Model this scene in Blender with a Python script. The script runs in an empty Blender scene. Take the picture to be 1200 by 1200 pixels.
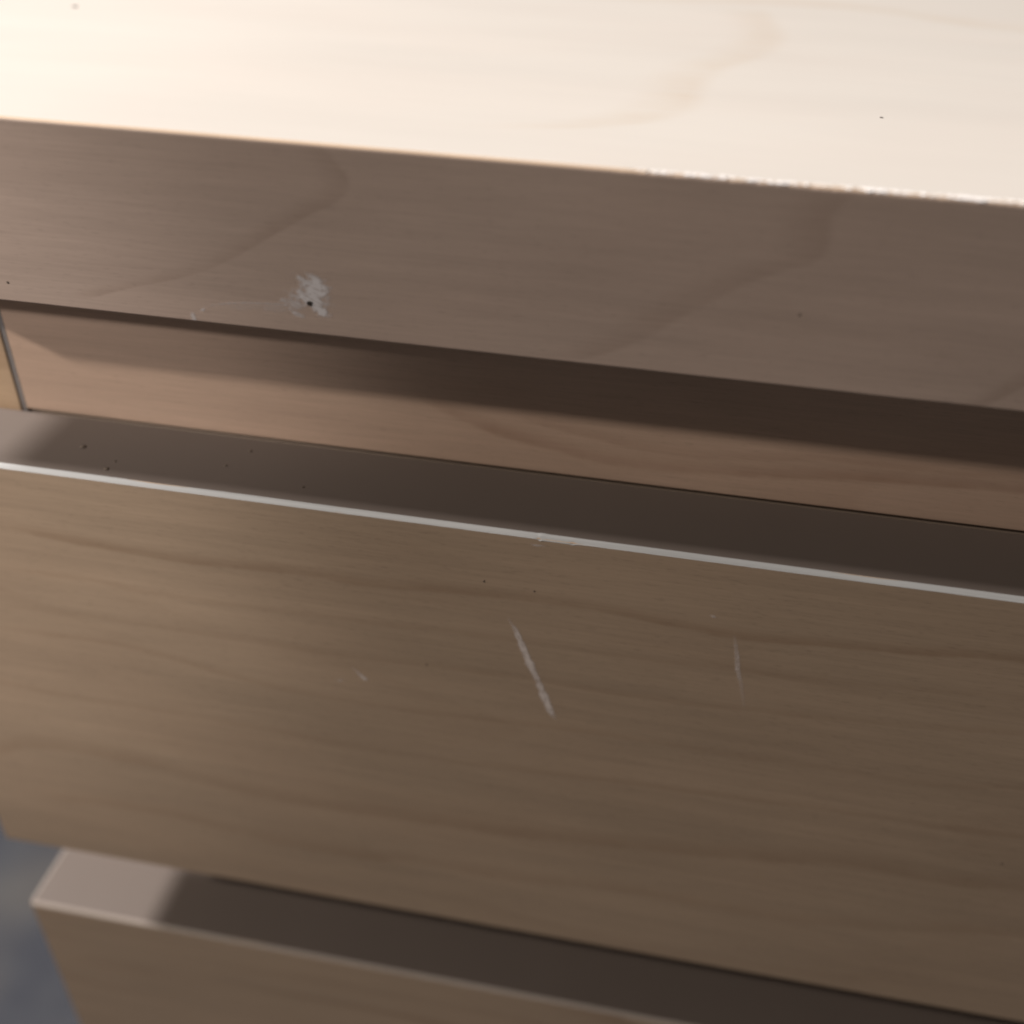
import bpy, bmesh, math, random
from mathutils import Matrix, Vector, noise as mnoise

random.seed(7)
sc = bpy.context.scene
COL = sc.collection

# ------------------------------------------------------------------ camera
ZT = 1.0                      # height of the chest's top above the floor
# chest coordinates: origin = top front left corner of the chest; X right, Y back, Z up
cam_d = bpy.data.cameras.new('camera')
cam = bpy.data.objects.new('camera', cam_d)
COL.objects.link(cam)
cam_d.sensor_width = 36.0
cam_d.sensor_fit = 'HORIZONTAL'
cam_d.lens = 36.0 * 1179.54 / 1200.0
cam_d.clip_start = 0.01
cam_d.clip_end = 60
R_ = Vector((0.98416164, 0.17419619, 0.03288713))
U_ = Vector((-0.12692225, 0.56288243, 0.81673381))
W_ = Vector((-0.12376033, 0.80797219, -0.57607666))
m = Matrix.Identity(4)
for i in range(3):
    m[i][0], m[i][1], m[i][2] = R_[i], U_[i], -W_[i]
m[0][3], m[1][3], m[2][3] = 0.23838, -0.22614, 0.06541 + ZT
cam.matrix_world = m
cam_d.dof.use_dof = True
cam_d.dof.focus_distance = 0.275
cam_d.dof.aperture_fstop = 4.7
sc.camera = cam

# ------------------------------------------------------------------ world and lamps
w = bpy.data.worlds.new('World')
sc.world = w
w.use_nodes = True
bg = w.node_tree.nodes['Background']
bg.inputs[0].default_value = (1.0, 0.89, 0.81, 1)
bg.inputs[1].default_value = 0.095


def lamp(name, target, direction, dist, size, power, col, kind='AREA', spot=None, blend=1.0):
    """direction = the way the light travels (chest coordinates)"""
    d = Vector(direction).normalized()
    ld = bpy.data.lights.new(name, kind)
    ld.energy = power
    ld.color = col
    if kind == 'AREA':
        ld.shape = 'DISK'
        ld.size = size
    else:
        ld.shadow_soft_size = size / 2
        ld.spot_size = spot
        ld.spot_blend = blend
    o = bpy.data.objects.new(name, ld)
    COL.objects.link(o)
    o.location = Vector(target) + Vector((0, 0, ZT)) - d * dist
    o.rotation_euler = d.to_track_quat('-Z', 'Y').to_euler()
    return o


# overhead room lamp behind the front plane: burns out the top board
lamp('overhead_lamp', (0.2, 0.15, 0), (0.10, -0.32, -0.94), 2.0, 0.5, 6.5, (0.97, 0.97, 0.99))
# lamp far to the left, about in line with the front
lamp('left_lamp', (0.1, 0.0, 0), (0.80, -0.032, -0.57), 4.2, 0.46, 405, (1.0, 0.925, 0.88))
# lamp to the left and in front, throws the lip's shadow on the rail
lamp('front_left_lamp', (0.2, 0.0, -0.066), (0.90, 0.285, -0.335), 1.5, 0.04, 16.5, (1.0, 0.89, 0.79))
# narrower lamp in front that lights the left end
lamp('side_spot', (-0.055, 0.0, -0.065), (0.35, 0.78, -0.50), 1.1, 0.05, 19.0, (1.0, 0.93, 0.89), 'SPOT',
     math.radians(19.5), 0.65)

vs = sc.view_settings
vs.view_transform = 'Standard'
vs.look = 'None'
vs.gamma = 1.0
vs.use_curve_mapping = False
vs.exposure = 0.0
sc.render.engine = 'CYCLES'
sc.cycles.use_denoising = True
sc.cycles.max_bounces = 8
sc.cycles.filter_width = 2.0


# ------------------------------------------------------------------ node helpers
class NT:
    def __init__(self, name):
        self.mat = bpy.data.materials.new(name)
        self.mat.use_nodes = True
        self.nt = self.mat.node_tree
        self.b = self.nt.nodes['Principled BSDF']

    def n(self, t, **kw):
        x = self.nt.nodes.new(t)
        for k, v in kw.items():
            setattr(x, k, v)
        return x

    def put(self, sock, v):
        if isinstance(v, bpy.types.NodeSocket):
            self.nt.links.new(v, sock)
        else:
            sock.default_value = v

    def math(self, op, a, b=0.0, c=0.0, clamp=False):
        x = self.n('ShaderNodeMath', operation=op, use_clamp=clamp)
        for i, v in enumerate((a, b, c)):
            self.put(x.inputs[i], v)
        return x.outputs[0]

    def smooth(self, v, f0, f1, t0=0.0, t1=1.0):
        x = self.n('ShaderNodeMapRange', interpolation_type='SMOOTHSTEP')
        for i, q in enumerate((v, f0, f1, t0, t1)):
            self.put(x.inputs[i], q)
        return x.outputs[0]

    def coords(self):
        tc = self.n('ShaderNodeTexCoord')
        s = self.n('ShaderNodeSeparateXYZ')
        self.nt.links.new(tc.outputs['Object'], s.inputs[0])
        return s.outputs[0], s.outputs[1], s.outputs[2]

    def comb(self, x, y, z):
        c = self.n('ShaderNodeCombineXYZ')
        for i, v in enumerate((x, y, z)):
            self.put(c.inputs[i], v)
        return c.outputs[0]

    def noise(self, vec, scale=1.0, detail=3.0, rough=0.55, dist=0.0):
        x = self.n('ShaderNodeTexNoise')
        self.put(x.inputs['Vector'], vec)
        x.inputs['Scale'].default_value = scale
        x.inputs['Detail'].default_value = detail
        x.inputs['Roughness'].default_value = rough
        x.inputs['Distortion'].default_value = dist
        return x.outputs[0]

    def mix(self, fac, a, b, blend='MIX'):
        x = self.n('ShaderNodeMix', data_type='RGBA', blend_type=blend)
        self.put(x.inputs[0], fac)
        self.put(x.inputs[6], a)
        self.put(x.inputs[7], b)
        return x.outputs[2]


def c4(c):
    return (c[0], c[1], c[2], 1.0)


def wood(name, base, dark, lines=(), rough=0.42, contour=0.25, seed=0.0, fibre=1.0, vary=False,
         spec=0.4, mottle=0.30):
    """Birch veneer, grain along X. lines: (along, across, points, w_minus, w_plus, strength):
    annual rings that the photograph shows, drawn as curves over the panel's own coordinates."""
    T = NT(name)
    x, y, z = T.coords()
    if vary:
        oi = T.n('ShaderNodeObjectInfo')
        s = T.n('ShaderNodeSeparateXYZ')
        T.nt.links.new(oi.outputs['Location'], s.inputs[0])
        sd = T.math('MULTIPLY_ADD', s.outputs[2], 13.7, seed)
    else:
        sd = seed
    yz = T.math('ADD', z, y)
    ax = {'x': x, 'y': y, 'z': z}
    # fibres, streaks, mottling
    fib = T.noise(T.comb(T.math('MULTIPLY_ADD', x, 45.0, sd), T.math('MULTIPLY', y, 1500.0), T.math('MULTIPLY', z, 1500.0)), 1.0, 2.0)
    stk = T.noise(T.comb(T.math('MULTIPLY_ADD', x, 7.0, sd), T.math('MULTIPLY', y, 170.0), T.math('MULTIPLY', z, 170.0)), 1.0, 3.0)
    mot = T.noise(T.comb(T.math('MULTIPLY_ADD', x, 9.0, sd), T.math('MULTIPLY', y, 30.0), T.math('MULTIPLY', z, 30.0)), 1.0, 2.0)
    # rings nobody drew: contour lines of a stretched noise field
    fld = T.noise(T.comb(T.math('MULTIPLY_ADD', x, 1.7, sd), T.math('MULTIPLY', y, 11.0), T.math('MULTIPLY', z, 11.0)), 1.0, 2.0, 0.4)
    saw = T.math('FRACT', T.math('MULTIPLY', fld, 11.0))
    ring = T.math('MULTIPLY', T.smooth(saw, 0.55, 0.96), T.smooth(saw, 0.96, 1.0, 1.0, 0.0))
    brk = T.smooth(T.noise(T.comb(T.math('MULTIPLY_ADD', x, 6.0, sd), T.math('MULTIPLY', y, 40.0), T.math('MULTIPLY', z, 40.0)), 1.0, 1.0), 0.35, 0.7)
    g = T.math('MULTIPLY', T.math('MULTIPLY', ring, brk), contour)
    # the photographed rings
    for (al, ac, pts, wm, wp, st) in lines:
        pts = sorted(pts)
        a0, a1 = pts[0][0], pts[-1][0]
        b0 = min(p[1] for p in pts) - 0.002
        b1 = max(p[1] for p in pts) + 0.002
        t = T.math('DIVIDE', T.math('SUBTRACT', ax[al], a0), a1 - a0)
        fc = T.n('ShaderNodeFloatCurve')
        cv = fc.mapping.curves[0]
        P = [((p[0] - a0) / (a1 - a0), (p[1] - b0) / (b1 - b0)) for p in pts]
        cv.points[0].location = P[0]
        cv.points[1].location = P[-1]
        for q in P[1:-1]:
            cv.points.new(*q)
        fc.mapping.update()
        T.put(fc.inputs['Value'], t)
        c = T.math('MULTIPLY_ADD', fc.outputs[0], b1 - b0, b0)
        wob = T.noise(T.comb(T.math('MULTIPLY', x, 60.0), T.math('MULTIPLY', y, 60.0), T.math('MULTIPLY', z, 90.0)), 1.0, 3.0)
        d = T.math('ADD', T.math('SUBTRACT', ax[ac], c), T.math('MULTIPLY', T.math('SUBTRACT', wob, 0.5), 0.0022))
        prof = T.math('MULTIPLY', T.smooth(d, -wm, 0.0), T.smooth(d, 0.0, wp, 1.0, 0.0))
        fade = T.math('MULTIPLY', T.smooth(t, -0.02, 0.05), T.smooth(t, 0.95, 1.02, 1.0, 0.0))
        mod = T.math('MULTIPLY_ADD', T.math('ADD', stk, T.math('SUBTRACT', wob, 0.5)), 1.7, 0.12)
        g = T.math('ADD', g, T.math('MULTIPLY', T.math('MULTIPLY', prof, fade), T.math('MULTIPLY', mod, st)))
    g = T.math('MINIMUM', g, 1.0)
    v = T.math('ADD', T.math('MULTIPLY', T.math('SUBTRACT', fib, 0.5), 0.26 * fibre),
               T.math('ADD', T.math('MULTIPLY', T.math('SUBTRACT', stk, 0.5), 0.24 * fibre),
                      T.math('MULTIPLY', T.math('SUBTRACT', mot, 0.5), mottle)))
    flk = T.noise(T.comb(T.math('MULTIPLY_ADD', x, 260.0, sd), T.math('MULTIPLY', y, 2600.0), T.math('MULTIPLY', z, 2600.0)), 1.0, 1.0)
    v = T.math('SUBTRACT', T.math('ADD', v, 1.0), T.smooth(flk, 0.60, 0.74, 0.0, 0.13 * fibre))
    vm = T.n('ShaderNodeVectorMath', operation='SCALE')
    vm.inputs[0].default_value = base
    T.put(vm.inputs['Scale'], v)
    col = T.mix(g, vm.outputs[0], c4(dark))
    # faint pink / yellow drift of the veneer
    hue = T.noise(T.comb(T.math('MULTIPLY_ADD', x, 14.0, sd), T.math('MULTIPLY', y, 24.0), T.math('MULTIPLY', z, 24.0)), 1.0, 1.0)
    col = T.mix(T.smooth(hue, 0.35, 0.7, 0.0, 0.12), col, T.mix(1.0, col, c4((1.03, 0.955, 0.93)), 'MULTIPLY'))
    T.put(T.b.inputs['Base Color'], col)
    T.put(T.b.inputs['Roughness'], T.math('MULTIPLY_ADD', stk, 0.2 * fibre, rough - 0.1 * fibre))
    T.b.inputs['Specular IOR Level'].default_value = spec
    bp = T.n('ShaderNodeBump')
    bp.inputs['Strength'].default_value = 0.25 * fibre
    bp.inputs['Distance'].default_value = 0.00006
    T.put(bp.inputs['Height'], T.math('ADD', fib, T.math('MULTIPLY', stk, 0.6)))
    T.put(T.b.inputs['Normal'], bp.outputs[0])
    return T.mat


def plain(name, col, rough=0.5, var=0.12, sx=20.0, sz=300.0, spec=0.4):
    T = NT(name)
    x, y, z = T.coords()
    a = T.noise(T.comb(T.math('MULTIPLY', x, sx), T.math('MULTIPLY', y, sz), T.math('MULTIPLY', z, sz)), 1.0, 3.0)
    b = T.noise(T.comb(T.math('MULTIPLY', x, 9.0), T.math('MULTIPLY', y, 14.0), T.math('MULTIPLY', z, 14.0)), 1.0, 2.0)
    v = T.math('MULTIPLY_ADD', T.math('ADD', T.math('SUBTRACT', a, 0.5), T.math('SUBTRACT', b, 0.5)), var * 2, 1.0)
    vm = T.n('ShaderNodeVectorMath', operation='SCALE')
    vm.inputs[0].default_value = col
    T.put(vm.inputs['Scale'], v)
    T.put(T.b.inputs['Base Color'], vm.outputs[0])
    T.b.inputs['Roughness'].default_value = rough
    T.b.inputs['Specular IOR Level'].default_value = spec
    bp = T.n('ShaderNodeBump')
    bp.inputs['Strength'].default_value = 0.2
    bp.inputs['Distance'].default_value = 0.00005
    T.put(bp.inputs['Height'], a)
    T.put(T.b.inputs['Normal'], bp.outputs[0])
    return T.mat


def film(name, col, rough=0.6):
    """thin translucent deposit; its coverage is stored per vertex in 'cover'"""
    T = NT(name)
    at = T.n('ShaderNodeAttribute', attribute_name='cover')
    T.put(T.b.inputs['Alpha'], at.outputs['Fac'])
    T.b.inputs['Base Color'].default_value = c4(col)
    T.b.inputs['Roughness'].default_value = rough
    return T.mat


# ------------------------------------------------------------------ measures (chest coordinates, metres)
WID, DEP = 0.80, 0.48
LIP = 0.0481
YD = -0.0037                  # front plane of the drawers
TH = 0.0312                   # thickness of a drawer front
YR = 0.0290                   # front plane of the carcass
Z1 = -0.1000                  # top of the first drawer front
HD = 0.1892                   # height of a drawer front
PITCH = 0.2337
CH = 0.0011                   # chamfer with the pale edge band

LA = [(0.0437, -0.1237), (0.0717, -0.1257), (0.1035, -0.1270), (0.1404, -0.1257), (0.1602, -0.1265), (0.1798, -0.1247), (0.2053, -0.1237), (0.2303, -0.1237), (0.2476, -0.1251), (0.2696, -0.1264), (0.2907, -0.1253), (0.3136, -0.1238), (0.3466, -0.1208), (0.43, -0.119)]
LB = [(0.0387, -0.1414), (0.0682, -0.1409), (0.0967, -0.1428), (0.1388, -0.1422), (0.1594, -0.1418), (0.2059, -0.1400), (0.2443, -0.1401), (0.2716, -0.1391), (0.2934, -0.1387), (0.3509, -0.1346), (0.43, -0.132)]
LC = [(0.0339, -0.1585), (0.0647, -0.1566), (0.0943, -0.1566), (0.1290, -0.1566), (0.1585, -0.1570), (0.1793, -0.1558), (0.2064, -0.1551), (0.2460, -0.1557), (0.2840, -0.1541), (0.3204, -0.1516), (0.3551, -0.1481), (0.44, -0.145)]
LD = [(0.0307, -0.1697), (0.0622, -0.1675), (0.0847, -0.1689), (0.1269, -0.1760), (0.1574, -0.1775), (0.2071, -0.1758), (0.2344, -0.1744), (0.2680, -0.1747), (0.3006, -0.1745), (0.3261, -0.1747), (0.3619, -0.1699), (0.44, -0.166)]
LE = [(0.0, -0.195), (0.0235, -0.1953), (0.0555, -0.1970), (0.0952, -0.1970), (0.1337, -0.1978), (0.1637, -0.1995), (0.2078, -0.1973), (0.2501, -0.1951), (0.2910, -0.1935), (0.3305, -0.1927), (0.3685, -0.1911), (0.44, -0.188)]
LF = [(0.0, -0.236), (0.0127, -0.2333), (0.0406, -0.2255), (0.0658, -0.2257), (0.0899, -0.2303), (0.1303, -0.2336), (0.1781, -0.2320), (0.2089, -0.2311), (0.2389, -0.2283), (0.2960, -0.2217), (0.3297, -0.2170), (0.3503, -0.2181), (0.3761, -0.2153), (0.45, -0.212)]
LG = [(0.0239, -0.2577), (0.0774, -0.2543), (0.1026, -0.2580), (0.1362, -0.2604), (0.1777, -0.2568), (0.2098, -0.2565), (0.2562, -0.2524), (0.2867, -0.2537), (0.3301, -0.2498), (0.3835, -0.2393), (0.45, -0.236)]
P1 = [(0.1552, -0.0003), (0.1586, -0.0039), (0.1614, -0.0080), (0.1591, -0.0122), (0.1513, -0.0169), (0.1398, -0.0239), (0.1278, -0.0310), (0.1156, -0.0363), (0.1008, -0.0406), (0.0879, -0.0451)]
P2 = [(0.2742, -0.0007), (0.2709, -0.0066), (0.2700, -0.0154), (0.2605, -0.0203), (0.2499, -0.0266), (0.2408, -0.0334), (0.2314, -0.0407), (0.2183, -0.0473)]
P3 = [(0.345, -0.022), (0.3350, -0.030), (0.3247, -0.0385), (0.3226, -0.0410), (0.3166, -0.0463), (0.3117, -0.0497)]
Q1 = [(0.2600, 0.235), (0.2617, 0.2078), (0.2639, 0.1779), (0.2557, 0.1391), (0.2435, 0.1145), (0.2380, 0.0943), (0.2360, 0.0668), (0.2290, 0.0485), (0.2139, 0.0349), (0.1958, 0.0268)]
Q2 = [(0.10, 0.236), (0.2295, 0.2434), (0.28, 0.255), (0.3092, 0.2500), (0.3307, 0.2350), (0.3600, 0.2215), (0.45, 0.2)]
S1 = [(0.1719, -0.0807), (0.1902, -0.0873), (0.2117, -0.0917), (0.2330, -0.0943), (0.2539, -0.0937), (0.2740, -0.0919), (0.31, -0.0885), (0.36, -0.0862)]
S2 = [(0.20, -0.082), (0.2244, -0.0861), (0.2497, -0.0885), (0.2715, -0.0867), (0.2948, -0.0842), (0.3248, -0.0835), (0.3425, -0.0825), (0.40, -0.080)]


def sw(l):
    return [(b, a) for a, b in l]


DARK = (0.30, 0.185, 0.105)
M_DRAWER = wood('birch_veneer_drawer', (0.462, 0.346, 0.246), (0.27, 0.168, 0.100), [
    ('x', 'z', LA, 0.0014, 0.0044, 0.37), ('x', 'z', LB, 0.0012, 0.0030, 0.13),
    ('x', 'z', LC, 0.0013, 0.0032, 0.16), ('x', 'z', LD, 0.0013, 0.0034, 0.17),
    ('x', 'z', LE, 0.0013, 0.0034, 0.16), ('x', 'z', LF, 0.0034, 0.0095, 0.24),
    ('x', 'z', LG, 0.0028, 0.0080, 0.21)], contour=0.10, seed=3.1)
M_DRAWER2 = wood('birch_veneer_lower_drawer', (0.462, 0.346, 0.246), (0.27, 0.168, 0.100), contour=0.4, seed=5.3, vary=True)
M_LIP = wood('birch_veneer_front_edge', (0.51, 0.400, 0.336), (0.26, 0.175, 0.130), [
    ('z', 'x', sw(P1), 0.0095, 0.0018, 0.22), ('z', 'x', sw(P2), 0.0140, 0.0030, 0.18),
    ('z', 'x', sw(P3), 0.006, 0.0020, 0.25)], contour=0.05, seed=1.7)
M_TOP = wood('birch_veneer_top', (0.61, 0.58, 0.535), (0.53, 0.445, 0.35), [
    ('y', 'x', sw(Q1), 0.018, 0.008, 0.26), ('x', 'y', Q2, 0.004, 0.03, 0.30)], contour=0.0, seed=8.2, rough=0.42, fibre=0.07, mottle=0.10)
M_RAIL = wood('birch_veneer_rail', (0.53, 0.385, 0.295), (0.30, 0.178, 0.12), [
    ('x', 'z', S1, 0.0020, 0.0055, 0.36), ('x', 'z', S2, 0.0015, 0.004, 0.2)], contour=0.12, seed=2.4)
M_SIDE = wood('birch_veneer_side', (0.47, 0.34, 0.225), DARK, contour=0.3, seed=4.4)
M_FOIL = plain('shade_darkened_edge_foil', (0.128, 0.106, 0.093), 0.5, 0.05, 30, 30)  # foil colour darkened to carry the shade on the drawer tops
M_BAND = plain('white_edge_band', (0.435, 0.445, 0.445), 0.7, 0.22, 14.0, 2600.0)
M_BAND2 = plain('shade_dimmed_edge_band', (0.31, 0.27, 0.24), 0.6, 0.1, 14.0, 200.0)  # edge band with the lower drawer's shade put into its colour
M_GLUE = plain('brown_glue_line', (0.52, 0.39, 0.27), 0.55, 0.2, 60, 60)
M_STRIP = plain('grey_joint_strip', (0.22, 0.205, 0.20), 0.5, 0.12, 300, 40)
M_BOX = plain('dark_inside_board', (0.30, 0.24, 0.19), 0.6, 0.1)
M_CHIP = plain('bare_white_chip', (0.93, 0.92, 0.91), 0.45, 0.05, 400, 400, 0.8)
M_DIRT_HOLE = plain('dark_dirt_and_hole_shade', (0.035, 0.026, 0.020), 0.7, 0.1)  # dirt specks, and the painted shade inside the nail hole
M_SPECK = plain('brown_speck', (0.11, 0.085, 0.066), 0.9, 0.1)
M_PUTTY = film('chalky_white_smear', (0.80, 0.77, 0.78), 0.7)
M_SCR = film('pale_scratch', (0.80, 0.71, 0.66), 0.55)

# ------------------------------------------------------------------ the setting: floor
T = NT('blue_grey_carpet')
x, y, z = T.coords()
n1 = T.noise(T.comb(x, y, z), 9.0, 3.0)
n2 = T.noise(T.comb(x, y, z), 420.0, 3.0)
n3 = T.noise(T.comb(T.math('ADD', x, 3.3), y, z), 5.0, 1.0)
colr = T.mix(T.smooth(n1, 0.35, 0.7), c4((0.021, 0.025, 0.036)), c4((0.036, 0.041, 0.050)))
colr = T.mix(T.smooth(n3, 0.50, 0.72, 0.0, 0.45), colr, c4((0.10, 0.092, 0.078)))
colr = T.mix(T.smooth(n2, 0.4, 0.7, 0.0, 0.12), colr, c4((0.02, 0.02, 0.024)))
T.put(T.b.inputs['Base Color'], colr)
T.b.inputs['Roughness'].default_value = 0.9
bp = T.n('ShaderNodeBump')
bp.inputs['Strength'].default_value = 0.6
bp.inputs['Distance'].default_value = 0.002
T.put(bp.inputs['Height'], n2)
T.put(T.b.inputs['Normal'], bp.outputs[0])
M_FLOOR = T.mat
bm = bmesh.new()
bmesh.ops.create_grid(bm, x_segments=24, y_segments=24, size=3.0)
for v in bm.verts:
    v.co.z = 0.0015 * mnoise.noise(v.co * 1.7)
me = bpy.data.meshes.new('floor')
bm.to_mesh(me)
bm.free()
me.materials.append(M_FLOOR)
fl = bpy.data.objects.new('floor', me)
COL.objects.link(fl)
fl['kind'] = 'structure'

# ------------------------------------------------------------------ the chest of drawers
chest = bpy.data.objects.new('chest_of_drawers', None)
COL.objects.link(chest)
BASE = Vector((WID / 2, DEP / 2, 0.0))
chest.location = BASE
chest['label'] = 'pale birch veneer chest of drawers with scratched front and chipped top edge'
chest['category'] = 'chest of drawers'


def link(name, bm, mats, parent=None, loc=None, smooth=False):
    me = bpy.data.meshes.new(name)
    bmesh.ops.recalc_face_normals(bm, faces=bm.faces)
    bm.to_mesh(me)
    bm.free()
    for q in (mats if isinstance(mats, (list, tuple)) else [mats]):
        me.materials.append(q)
    if smooth:
        for f in me.polygons:
            f.use_smooth = True
    o = bpy.data.objects.new(name, me)
    COL.objects.link(o)
    o.parent = parent or chest
    if parent is None:
        o.location = Vector((-BASE.x, -BASE.y, ZT)) + Vector(loc or (0, 0, 0))
    return o


def box(bm, x0, x1, y0, y1, z0, z1, mat=0, bev=0.0):
    r = bmesh.ops.create_cube(bm, size=1.0)
    vs_ = r['verts']
    for v in vs_:
        v.co = Vector(((x0 + x1) / 2 + v.co.x * (x1 - x0), (y0 + y1) / 2 + v.co.y * (y1 - y0), (z0 + z1) / 2 + v.co.z * (z1 - z0)))
    fs = list({f for v in vs_ for f in v.link_faces})
    for f in fs:
        f.material_index = mat
    if bev:
        es = list({e for v in vs_ for e in v.link_edges})
        bmesh.ops.bevel(bm, geom=es, offset=bev, segments=2, profile=0.5, affect='EDGES')


def part(name, dims, mat, bev=0.0005, parent=None, loc=None):
    bm = bmesh.new()
    box(bm, *dims, bev=bev)
    return link(name, bm, mat, parent, loc)


# --- top board
BT = 0.0012
OVH = 0.0185                    # the top board overhangs the sides
top = part('top_panel', (-OVH, WID + OVH, BT, DEP, -LIP, 0.0), M_TOP, 0.0004)

# front edge veneer: a strip glued to the board's front; its upper arris is worn on the right
bm = bmesh.new()
xs = []
xx = -OVH
while xx < WID + OVH - 0.001:
    xs.append(xx)
    xx += 0.00035 if 0.20 < xx < 0.36 else 0.002
xs.append(WID + OVH)
rows = []
for X in xs:
    wear = max(0.0, min(1.0, (X - 0.215) / 0.02)) * max(0.0, min(1.0, (0.40 - X) / 0.03))
    j = mnoise.noise(Vector((X * 900, 0, 0))) * 0.00008 + mnoise.noise(Vector((X * 260, 3, 0))) * 0.00012
    jz = wear * j
    jy = wear * abs(mnoise.noise(Vector((X * 500, 9, 0)))) * 0.0003
    lo = 0.00006 * mnoise.noise(Vector((X * 60, 5, 0)))
    prof = [(BT, -LIP), (0.0003, -LIP + lo), (0.0, -LIP + 0.0003 + lo), (0.0, -0.0007 + jz), (0.00010 + jy, -0.00035 + jz),
            (0.0004 + jy, -0.00012 + jz * 0.6), (BT, -0.00005)]
    rows.append([bm.verts.new((X, a, b)) for a, b in prof])
for i in range(len(rows) - 1):
    for k in range(6):
        f = bm.faces.new((rows[i][k], rows[i + 1][k], rows[i + 1][k + 1], rows[i][k + 1]))
        if k >= 4:
            f.material_index = 1
bm.faces.new(rows[0])
bm.faces.new(list(reversed(rows[-1])))
band = link('front_edge_veneer', bm, [M_LIP, M_GLUE], top)
band['label'] = 'greyer front edge of the top board'

# white chips along the worn arris
bm = bmesh.new()
for i in range(420):
    X = 0.345 - 0.12 * random.random() ** 1.25
    if random.random() < 0.3:
        X = random.choice((0.234, 0.243, 0.2475, 0.255, 0.262, 0.2785, 0.2805, 0.2845, 0.2985, 0.3005)) + random.gauss(0, 0.0012)
    L = random.uniform(0.0003, 0.0013)
    Wd = random.uniform(0.0002, 0.0007)
    y0 = random.uniform(0.0005, 0.0016)
    h = random.uniform(0.00006, 0.00024)
    t = random.uniform(-0.5, 0.7)
    ca, sa = math.cos(t), math.sin(t)
    def q(a, b, c):
        return bm.verts.new((X + a * ca - b * sa, y0 + a * sa * 0.6 + b * ca, c))
    a = q(-L, -Wd, -0.0002); b = q(L, -Wd * 0.5, -0.0002); c = q(L * 0.6, Wd, -0.0002); d = q(-L * 0.7, Wd, -0.0002)
    e = q(random.uniform(-.4, .4) * L, 0, h)
    for tri in ((a, b, e), (b, c, e), (c, d, e), (d, a, e), (d, c, b, a)):
        bm.faces.new(tri)
ec = link('edge_chipping', bm, M_CHIP, top)
ec['kind'] = 'stuff'
ec['label'] = 'sparkling white chips along the worn upper edge'


# thin deposits -------------------------------------------------------------
def decal_grid(name, mat, parent, u0, u1, v0, v1, nu, nv, cover, place):
    """fine sheet 0.05 mm proud of a face, coverage from cover(u, v)"""
    me = bpy.data.meshes.new(name)
    vs_, cs, fs = [], [], []
    for j in range(nv + 1):
        for i in range(nu + 1):
            u = u0 + (u1 - u0) * i / nu
            v = v0 + (v1 - v0) * j / nv
            vs_.append(place(u, v))
            cs.append(cover(u, v))
    for j in range(nv):
        for i in range(nu):
            a = j * (nu + 1) + i
            q = (a, a + 1, a + nu + 2, a + nu + 1)
            if max(cs[k] for k in q) > 0.003:
                fs.append(q)
    used = sorted({k for f in fs for k in f})
    mp = {k: n for n, k in enumerate(used)}
    me.from_pydata([vs_[k] for k in used], [], [tuple(mp[k] for k in f) for f in fs])
    at = me.attributes.new('cover', 'FLOAT', 'POINT')
    at.data.foreach_set('value', [cs[k] for k in used])
    me.materials.append(mat)
    o = bpy.data.objects.new(name, me)
    COL.objects.link(o)
    o.parent = parent
    return o


def sstep(a, b, t):
    t = max(0.0, min(1.0, (t - a) / (b - a)))
    return t * t * (3 - 2 * t)


def smear_cover(u, v):
    # px of the photograph: 0.205 mm; streaks run down to the right
    def blob(cx, cz, rx, rz, ang):
        dx, dz = u - cx, v - cz
        c, s = math.cos(ang), math.sin(ang)
        a, b = (dx * c + dz * s) / rx, (-dx * s + dz * c) / rz
        return math.sqrt(a * a + b * b)
    n = mnoise.fractal(Vector((u * 700, v * 700, 2)), 1.0, 2.0, 3)
    c_, s_ = math.cos(-0.45), math.sin(-0.45)
    st = mnoise.fractal(Vector(((u * c_ + v * s_) * 320, (-u * s_ + v * c_) * 1600, 7)), 1.0, 2.0, 2)
    k = 0.0
    for (cx, cz, rx, rz, an, st_) in (
            (0.1518, -0.0357, 0.0036, 0.0030, -0.45, 0.95), (0.1500, -0.0385, 0.0046, 0.0022, -0.25, 0.8),
            (0.1528, -0.0412, 0.0024, 0.0015, -0.5, 0.95), (0.1492, -0.0340, 0.0030, 0.0008, -0.55, 0.7),
            (0.1520, -0.0328, 0.0026, 0.0009, -0.4, 0.6), (0.1462, -0.0402, 0.0036, 0.0018, 0.2, 0.40),
            (0.1467, -0.0430, 0.0022, 0.0007, -0.3, 0.55), (0.1432, -0.0395, 0.0014, 0.0007, 0.3, 0.35), (0.1405, -0.0420, 0.0040, 0.0012, 0.1, 0.16), (0.1330, -0.0425, 0.0060, 0.0010, 0.15, 0.10)):
        k = max(k, st_ * sstep(1.3, 0.3, blob(cx, cz, rx, rz, an) + 0.5 * n + 0.25 * st))
    k *= 1.0 + 0.7 * st + 0.1 * n
    # thin arc left of the patch
    if 0.1165 < u < 0.1440:
        t = (u - 0.1165) / 0.0275
        zc = -0.0474 + 0.0066 * math.sqrt(max(0.0, 1 - (1 - t) ** 2)) if t < 1 else -0.0409
        k = max(k, 0.30 * sstep(0.12, 0.45, t) * sstep(0.0005, 0.00005, abs(v - zc)) * (0.55 + 0.9 * max(0, n + 0.3)))
    k = max(k, 0.5 * sstep(0.0011, 0.0002, blob(0.1207, -0.0446, 1, 0.6, 0.5) + 0.0002 * n))
    k = max(k, 0.5 * sstep(0.0012, 0.0002, blob(0.1178, -0.0472, 0.8, 2.0, 0.1) + 0.0003 * n))
    return max(0.0, min(0.9, k * 1.15))


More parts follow.
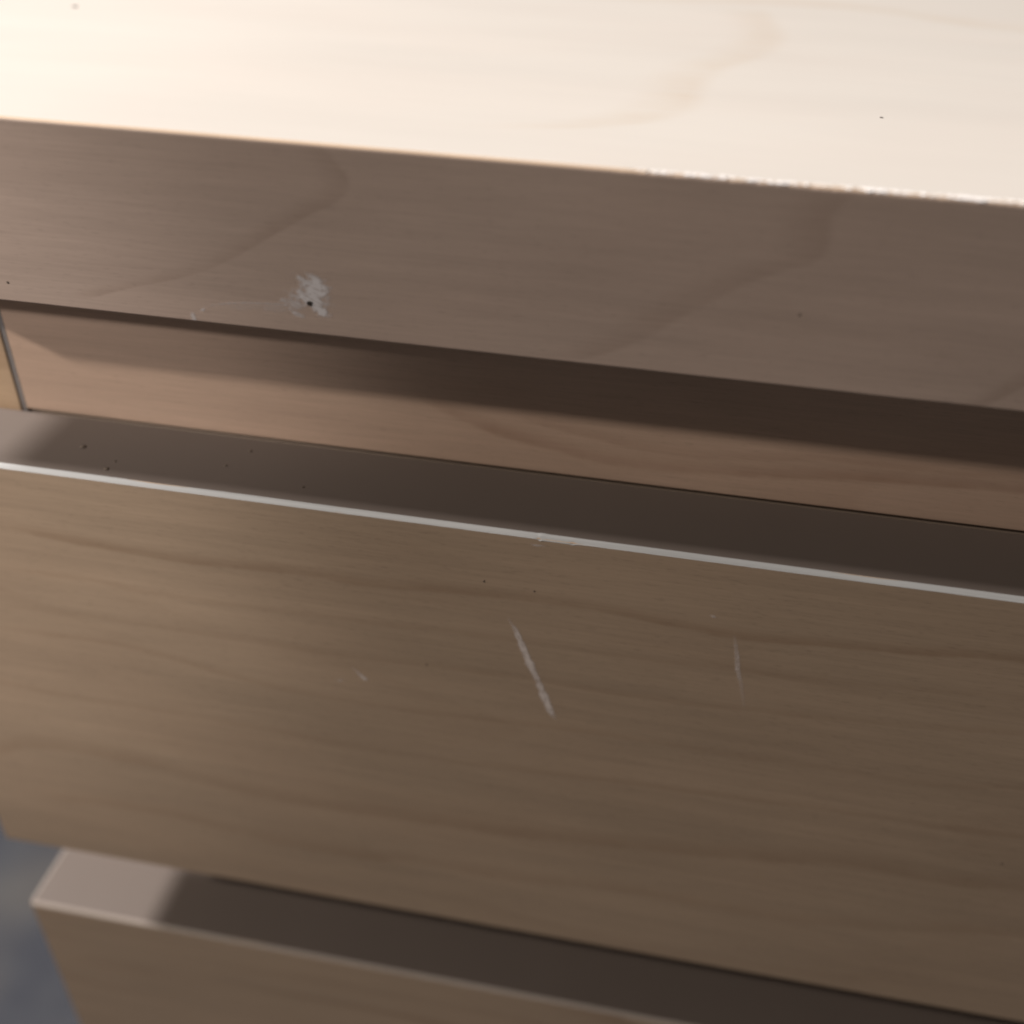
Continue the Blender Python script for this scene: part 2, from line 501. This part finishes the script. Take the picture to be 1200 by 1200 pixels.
sm = decal_grid('plaster_smear', M_PUTTY, top, 0.1155, 0.1580, -0.0478, -0.0312, 240, 95, smear_cover,
                lambda u, v: (u, -0.00006, v))
sm['label'] = 'chalky white smear around a nail hole'


def blob_mesh(name, mat, parent, pts, normal, flat=0.35):
    """small rough grains sitting on a face: pts = (x, y, z, radius)"""
    out = []
    for (X, Y, Z, r) in pts:
        bm = bmesh.new()
        bmesh.ops.create_icosphere(bm, subdivisions=2, radius=1.0)
        sd = random.random() * 50
        for v in bm.verts:
            k = 1 + 0.45 * mnoise.noise(v.co * 1.4 + Vector((sd, 0, 0)))
            c = v.co * k * r
            for i in range(3):
                if normal[i]:
                    c[i] *= flat
            v.co = c + Vector((X, Y, Z))
        out.append(link(name, bm, mat, parent, smooth=True))
    return out


# nail hole: flat disc on the smear, the hole's shade put into its dark colour
bm = bmesh.new()
ring = []
for rr, yy in ((0.00062, -0.00010), (0.00050, -0.00008), (0.00036, 0.0)):
    ring.append([bm.verts.new((0.1500 + 1.15 * rr * (1 + 0.15 * math.sin(3 * a + rr * 9e3)) * math.cos(a), yy * 0.2 - 0.00011,
                               -0.0397 + 1.25 * rr * (1 + 0.12 * math.cos(2 * a)) * math.sin(a)))
                 for a in [2 * math.pi * i / 20 for i in range(20)]])
for k in range(2):
    for i in range(20):
        bm.faces.new((ring[k][i], ring[k][(i + 1) % 20], ring[k + 1][(i + 1) % 20], ring[k + 1][i]))
bm.faces.new(ring[2])
link('nail_hole', bm, M_DIRT_HOLE, top)
blob_mesh('dirt_speck', M_SPECK, top, [(0.0664, 0, -0.0428, 0.0004), (0.2693, 0, -0.0296, 0.0003)], (0, 1, 0))
blob_mesh('dirt_speck', M_DIRT_HOLE, top, [(0.0156, 0.1417, 0, 0.0011), (0.2887, 0.0666, 0, 0.0005)], (0, 0, 1))

# --- carcass
for sx in (0, 1):
    x0, x1 = (0.0, 0.0370) if sx == 0 else (WID - 0.0370, WID)
    sp = part('side_panel', (x0, x1, YR, DEP, -ZT, -LIP - 0.0002), M_SIDE, 0.0004)
    g0, g1 = (0.0370, 0.0388) if sx == 0 else (WID - 0.0388, WID - 0.0370)
    part('joint_strip', (g0, g1, YR + 0.0004, YR + 0.02, -ZT + 0.002, -LIP - 0.0003), M_STRIP, 0.0002, parent=sp)
part('back_panel', (0.04, WID - 0.04, DEP - 0.012, DEP - 0.004, -0.98, -LIP - 0.0003), M_BOX)
for k in range(4):
    zt = -LIP - 0.0003 if k == 0 else Z1 - k * PITCH + 0.044
    part('rail', (0.0389, WID - 0.0389, YR + (0.0002 if k == 0 else 0.0030), YR + 0.018, Z1 - k * PITCH - (0.0004 if k == 0 else 0.018), zt), M_RAIL, 0.0003)
part('plinth', (0.0389, WID - 0.0389, YR + 0.004, YR + 0.02, -ZT + 0.001, Z1 - 3 * PITCH - HD + 0.01), M_SIDE)


# --- drawers
def drawer_front(chip):
    bm = bmesh.new()
    y0, y1, za, zb = YD, YD + TH + (0 if chip else 0.003), Z1, Z1 - HD
    prof = [(y0, zb + 0.0005), (y0, za - CH), (y0 + CH, za), (y1 - 0.0006, za), (y1, za - 0.0006), (y1, zb), (y0 + 0.0005, zb)]
    A = [bm.verts.new((0.0, a, b)) for a, b in prof]
    B = [bm.verts.new((WID, a, b)) for a, b in prof]
    n = len(prof)
    for i in range(n):
        f = bm.faces.new((A[i], A[(i + 1) % n], B[(i + 1) % n], B[i]))
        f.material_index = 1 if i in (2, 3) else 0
    bm.faces.new(A)
    bm.faces.new(list(reversed(B)))
    return bm


def edge_band(chip):
    bm = bmesh.new()
    xs = [0.0003]
    while xs[-1] < WID - 0.0006:
        X = xs[-1]
        xs.append(min(WID - 0.0003, X + (0.00025 if chip and 0.205 < X < 0.226 else 0.002)))
    rows = []
    for X in xs:
        e = 0.00007 * mnoise.noise(Vector((X * 120, 1, 0))) + 0.00004 * mnoise.noise(Vector((X * 420, 4, 0)))
        up = 0.00008 * mnoise.noise(Vector((X * 35, 8, 0)))
        out = 0.00010
        if chip:
            # right of the knock the band stands slightly proud and dips at its lower edge
            e += 0.00022 * sstep(0.2118, 0.2124, X) * sstep(0.2260, 0.2205, X)
            e += 0.00022 * math.exp(-((X - 0.2215) / 0.0007) ** 2)
            e += 0.00022 * math.exp(-((X - 0.2122) / 0.0006) ** 2)
            up += 0.00010 * math.exp(-((X - 0.2135) / 0.0012) ** 2)
            out += 0.00005 * math.exp(-((X - 0.2128) / 0.0007) ** 2) + 0.00008 * sstep(0.2118, 0.2124, X) * sstep(0.226, 0.2205, X)
        a = (YD - out, Z1 - CH - 0.0001 - e)
        b = (YD + CH * 0.46 - out * 0.6, Z1 - CH * 0.50)
        c = (YD + CH + 0.00005, Z1 + out * 0.6 + up)
        d = (YD + CH + 0.0004, Z1 - 0.0006)
        h = (YD + 0.0006, Z1 - CH - 0.0003)
        rows.append([bm.verts.new((X, q[0], q[1])) for q in (h, a, b, c, d)])
    for i in range(len(rows) - 1):
        for k in range(5):
            k2 = (k + 1) % 5
            bm.faces.new((rows[i][k], rows[i + 1][k], rows[i + 1][k2], rows[i][k2]))
    bm.faces.new(rows[0])
    bm.faces.new(list(reversed(rows[-1])))
    return bm


def end_band():
    bm = bmesh.new()
    box(bm, -0.0002, 0.0007, YD + CH + 0.0003, YD + TH - 0.0008, Z1 - 0.0010, Z1 + 0.00012, bev=0.0001)
    return bm


def drawer_box():
    bm = bmesh.new()
    a, b = 0.055, WID - 0.055
    y0, y1 = YR + 0.019, DEP - 0.03
    zb, zt = Z1 - HD + 0.02, Z1 - 0.045
    box(bm, a, a + 0.012, y0, y1, zb, zt)
    box(bm, b - 0.012, b, y0, y1, zb, zt)
    box(bm, a + 0.0122, b - 0.0122, y1 - 0.012, y1, zb, zt)
    box(bm, a + 0.0122, b - 0.0122, y0, y1 - 0.0122, zb, zb + 0.006)
    box(bm, 0.0395, WID - 0.0395, YD + TH + 0.0032, y0 - 0.0002, zb, Z1 - 0.0016)  # filler block added behind the front to lighten the dark gap line
    return bm


drawers = []
for k in range(4):
    off = (-0.0010 if k else 0.0, 0, -k * PITCH)
    if k < 2:
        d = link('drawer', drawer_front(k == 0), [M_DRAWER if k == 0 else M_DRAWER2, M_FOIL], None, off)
        eb = link('edge_band', edge_band(k == 0), M_BAND if k == 0 else M_BAND2, d)
        nb = link('end_band', end_band(), M_BAND2, d)
        db = link('drawer_box', drawer_box(), M_BOX, d)
        kids = (eb, nb, db)
    else:
        s = drawers[1]
        d = s.copy()
        COL.objects.link(d)
        d.location = Vector((-BASE.x, -BASE.y, ZT)) + Vector(off)
        for ch in kids:
            c = ch.copy()
            COL.objects.link(c)
            c.parent = d
    drawers.append(d)
drawers[0]['label'] = 'uppermost drawer with two pale scratches and a knocked white edge'


def scratch(name, pts, widths, covers, parent):
    """tapered scrape along a polyline on the drawer front"""
    N = 90
    me = bpy.data.meshes.new(name)
    V, C, F = [], [], []
    sd = random.random() * 40

    def lerp(arr, t):
        f = t * (len(arr) - 1)
        i = min(int(f), len(arr) - 2)
        f -= i
        a, b = arr[i], arr[i + 1]
        return a + (b - a) * f if not isinstance(a, tuple) else tuple(p + (q - p) * f for p, q in zip(a, b))
    K = 8
    for i in range(N + 1):
        t = i / N
        cx, cz = lerp(pts, t)
        nx, nz = lerp(pts, min(1, t + 0.02))
        px, pz = lerp(pts, max(0, t - 0.02))
        tx, tz = nx - px, nz - pz
        l = math.hypot(tx, tz) or 1
        ox, oz = -tz / l, tx / l
        wd = lerp(widths, t) * (1 + 0.35 * mnoise.noise(Vector((t * 30, sd, 0))))
        cv = lerp(covers, t)
        for j in range(K + 1):
            s = j / K * 2 - 1
            V.append((cx + ox * s * wd, YD - 0.00005, cz + oz * s * wd))
            n = mnoise.fractal(Vector((t * 26, s * 2.2, sd)), 1.0, 2.0, 3)
            C.append(max(0.0, min(1.0, cv * (1 - sstep(0.55, 1.0, abs(s))) * (1.55 + 0.9 * n))))
    for i in range(N):
        for j in range(K):
            a = i * (K + 1) + j
            F.append((a, a + 1, a + K + 2, a + K + 1))
    me.from_pydata(V, [], F)
    at = me.attributes.new('cover', 'FLOAT', 'POINT')
    at.data.foreach_set('value', C)
    me.materials.append(M_SCR)
    o = bpy.data.objects.new(name, me)
    COL.objects.link(o)
    o.parent = parent
    return o


D0 = drawers[0]
s1 = scratch('scratch', [(0.2040, -0.1308), (0.2068, -0.1357), (0.2091, -0.1418), (0.2114, -0.1480), (0.2144, -0.1549), (0.2166, -0.1611), (0.2190, -0.1674), (0.2212, -0.1712)],
             [0.0004, 0.0009, 0.0013, 0.0015, 0.0011, 0.0014, 0.0015, 0.0004], [0.0, 0.40, 0.52, 0.66, 0.36, 0.66, 0.62, 0.0], D0)
s1['label'] = 'long slanting pale scratch'
s2 = scratch('scratch', [(0.2694, -0.1252), (0.2705, -0.1292), (0.2717, -0.1340), (0.2725, -0.1386), (0.2743, -0.1437), (0.2768, -0.1531)],
             [0.0004, 0.0007, 0.0009, 0.0009, 0.0007, 0.0006], [0.0, 0.20, 0.31, 0.38, 0.18, 0.05], D0)
s2['label'] = 'shorter thin upright scratch'
scratch('scuff', [(0.1545, -0.1608), (0.1566, -0.1634), (0.1586, -0.1656), (0.1600, -0.1662)], [0.0003, 0.0006, 0.0009, 0.0004], [0.0, 0.3, 0.6, 0.1], D0)
scratch('scuff', [(0.1488, -0.1678), (0.1503, -0.1682), (0.1522, -0.1676)], [0.0004, 0.0006, 0.0003], [0.0, 0.3, 0.0], D0)
scratch('scuff', [(0.2615, -0.1197), (0.2629, -0.1201), (0.2640, -0.1203)], [0.0003, 0.0006, 0.0003], [0.0, 0.45, 0.0], D0)
scratch('scuff', [(0.2095, -0.1032), (0.2115, -0.1034), (0.2150, -0.1031)], [0.0003, 0.0005, 0.0003], [0.0, 0.4, 0.0], D0)
blob_mesh('dirt_speck', M_SPECK, D0, [(0.0687, 0.0110, Z1, 0.0010), (0.0815, 0.0011, Z1, 0.0008), (0.0819, 0.0056, Z1, 0.0005), (0.1147, 0.0107, Z1, 0.0005),
                                      (0.1187, 0.0201, Z1, 0.0006), (0.1410, 0.0049, Z1, 0.0005)], (0, 0, 1))
blob_mesh('dirt_speck', M_SPECK, D0, [(0.1969, YD, -0.1188, 0.00035), (0.1793, YD, -0.1555, 0.0003), (0.2117, YD, -0.1200, 0.0003), (0.3660, YD, -0.2047, 0.0004)], (0, 1, 0))
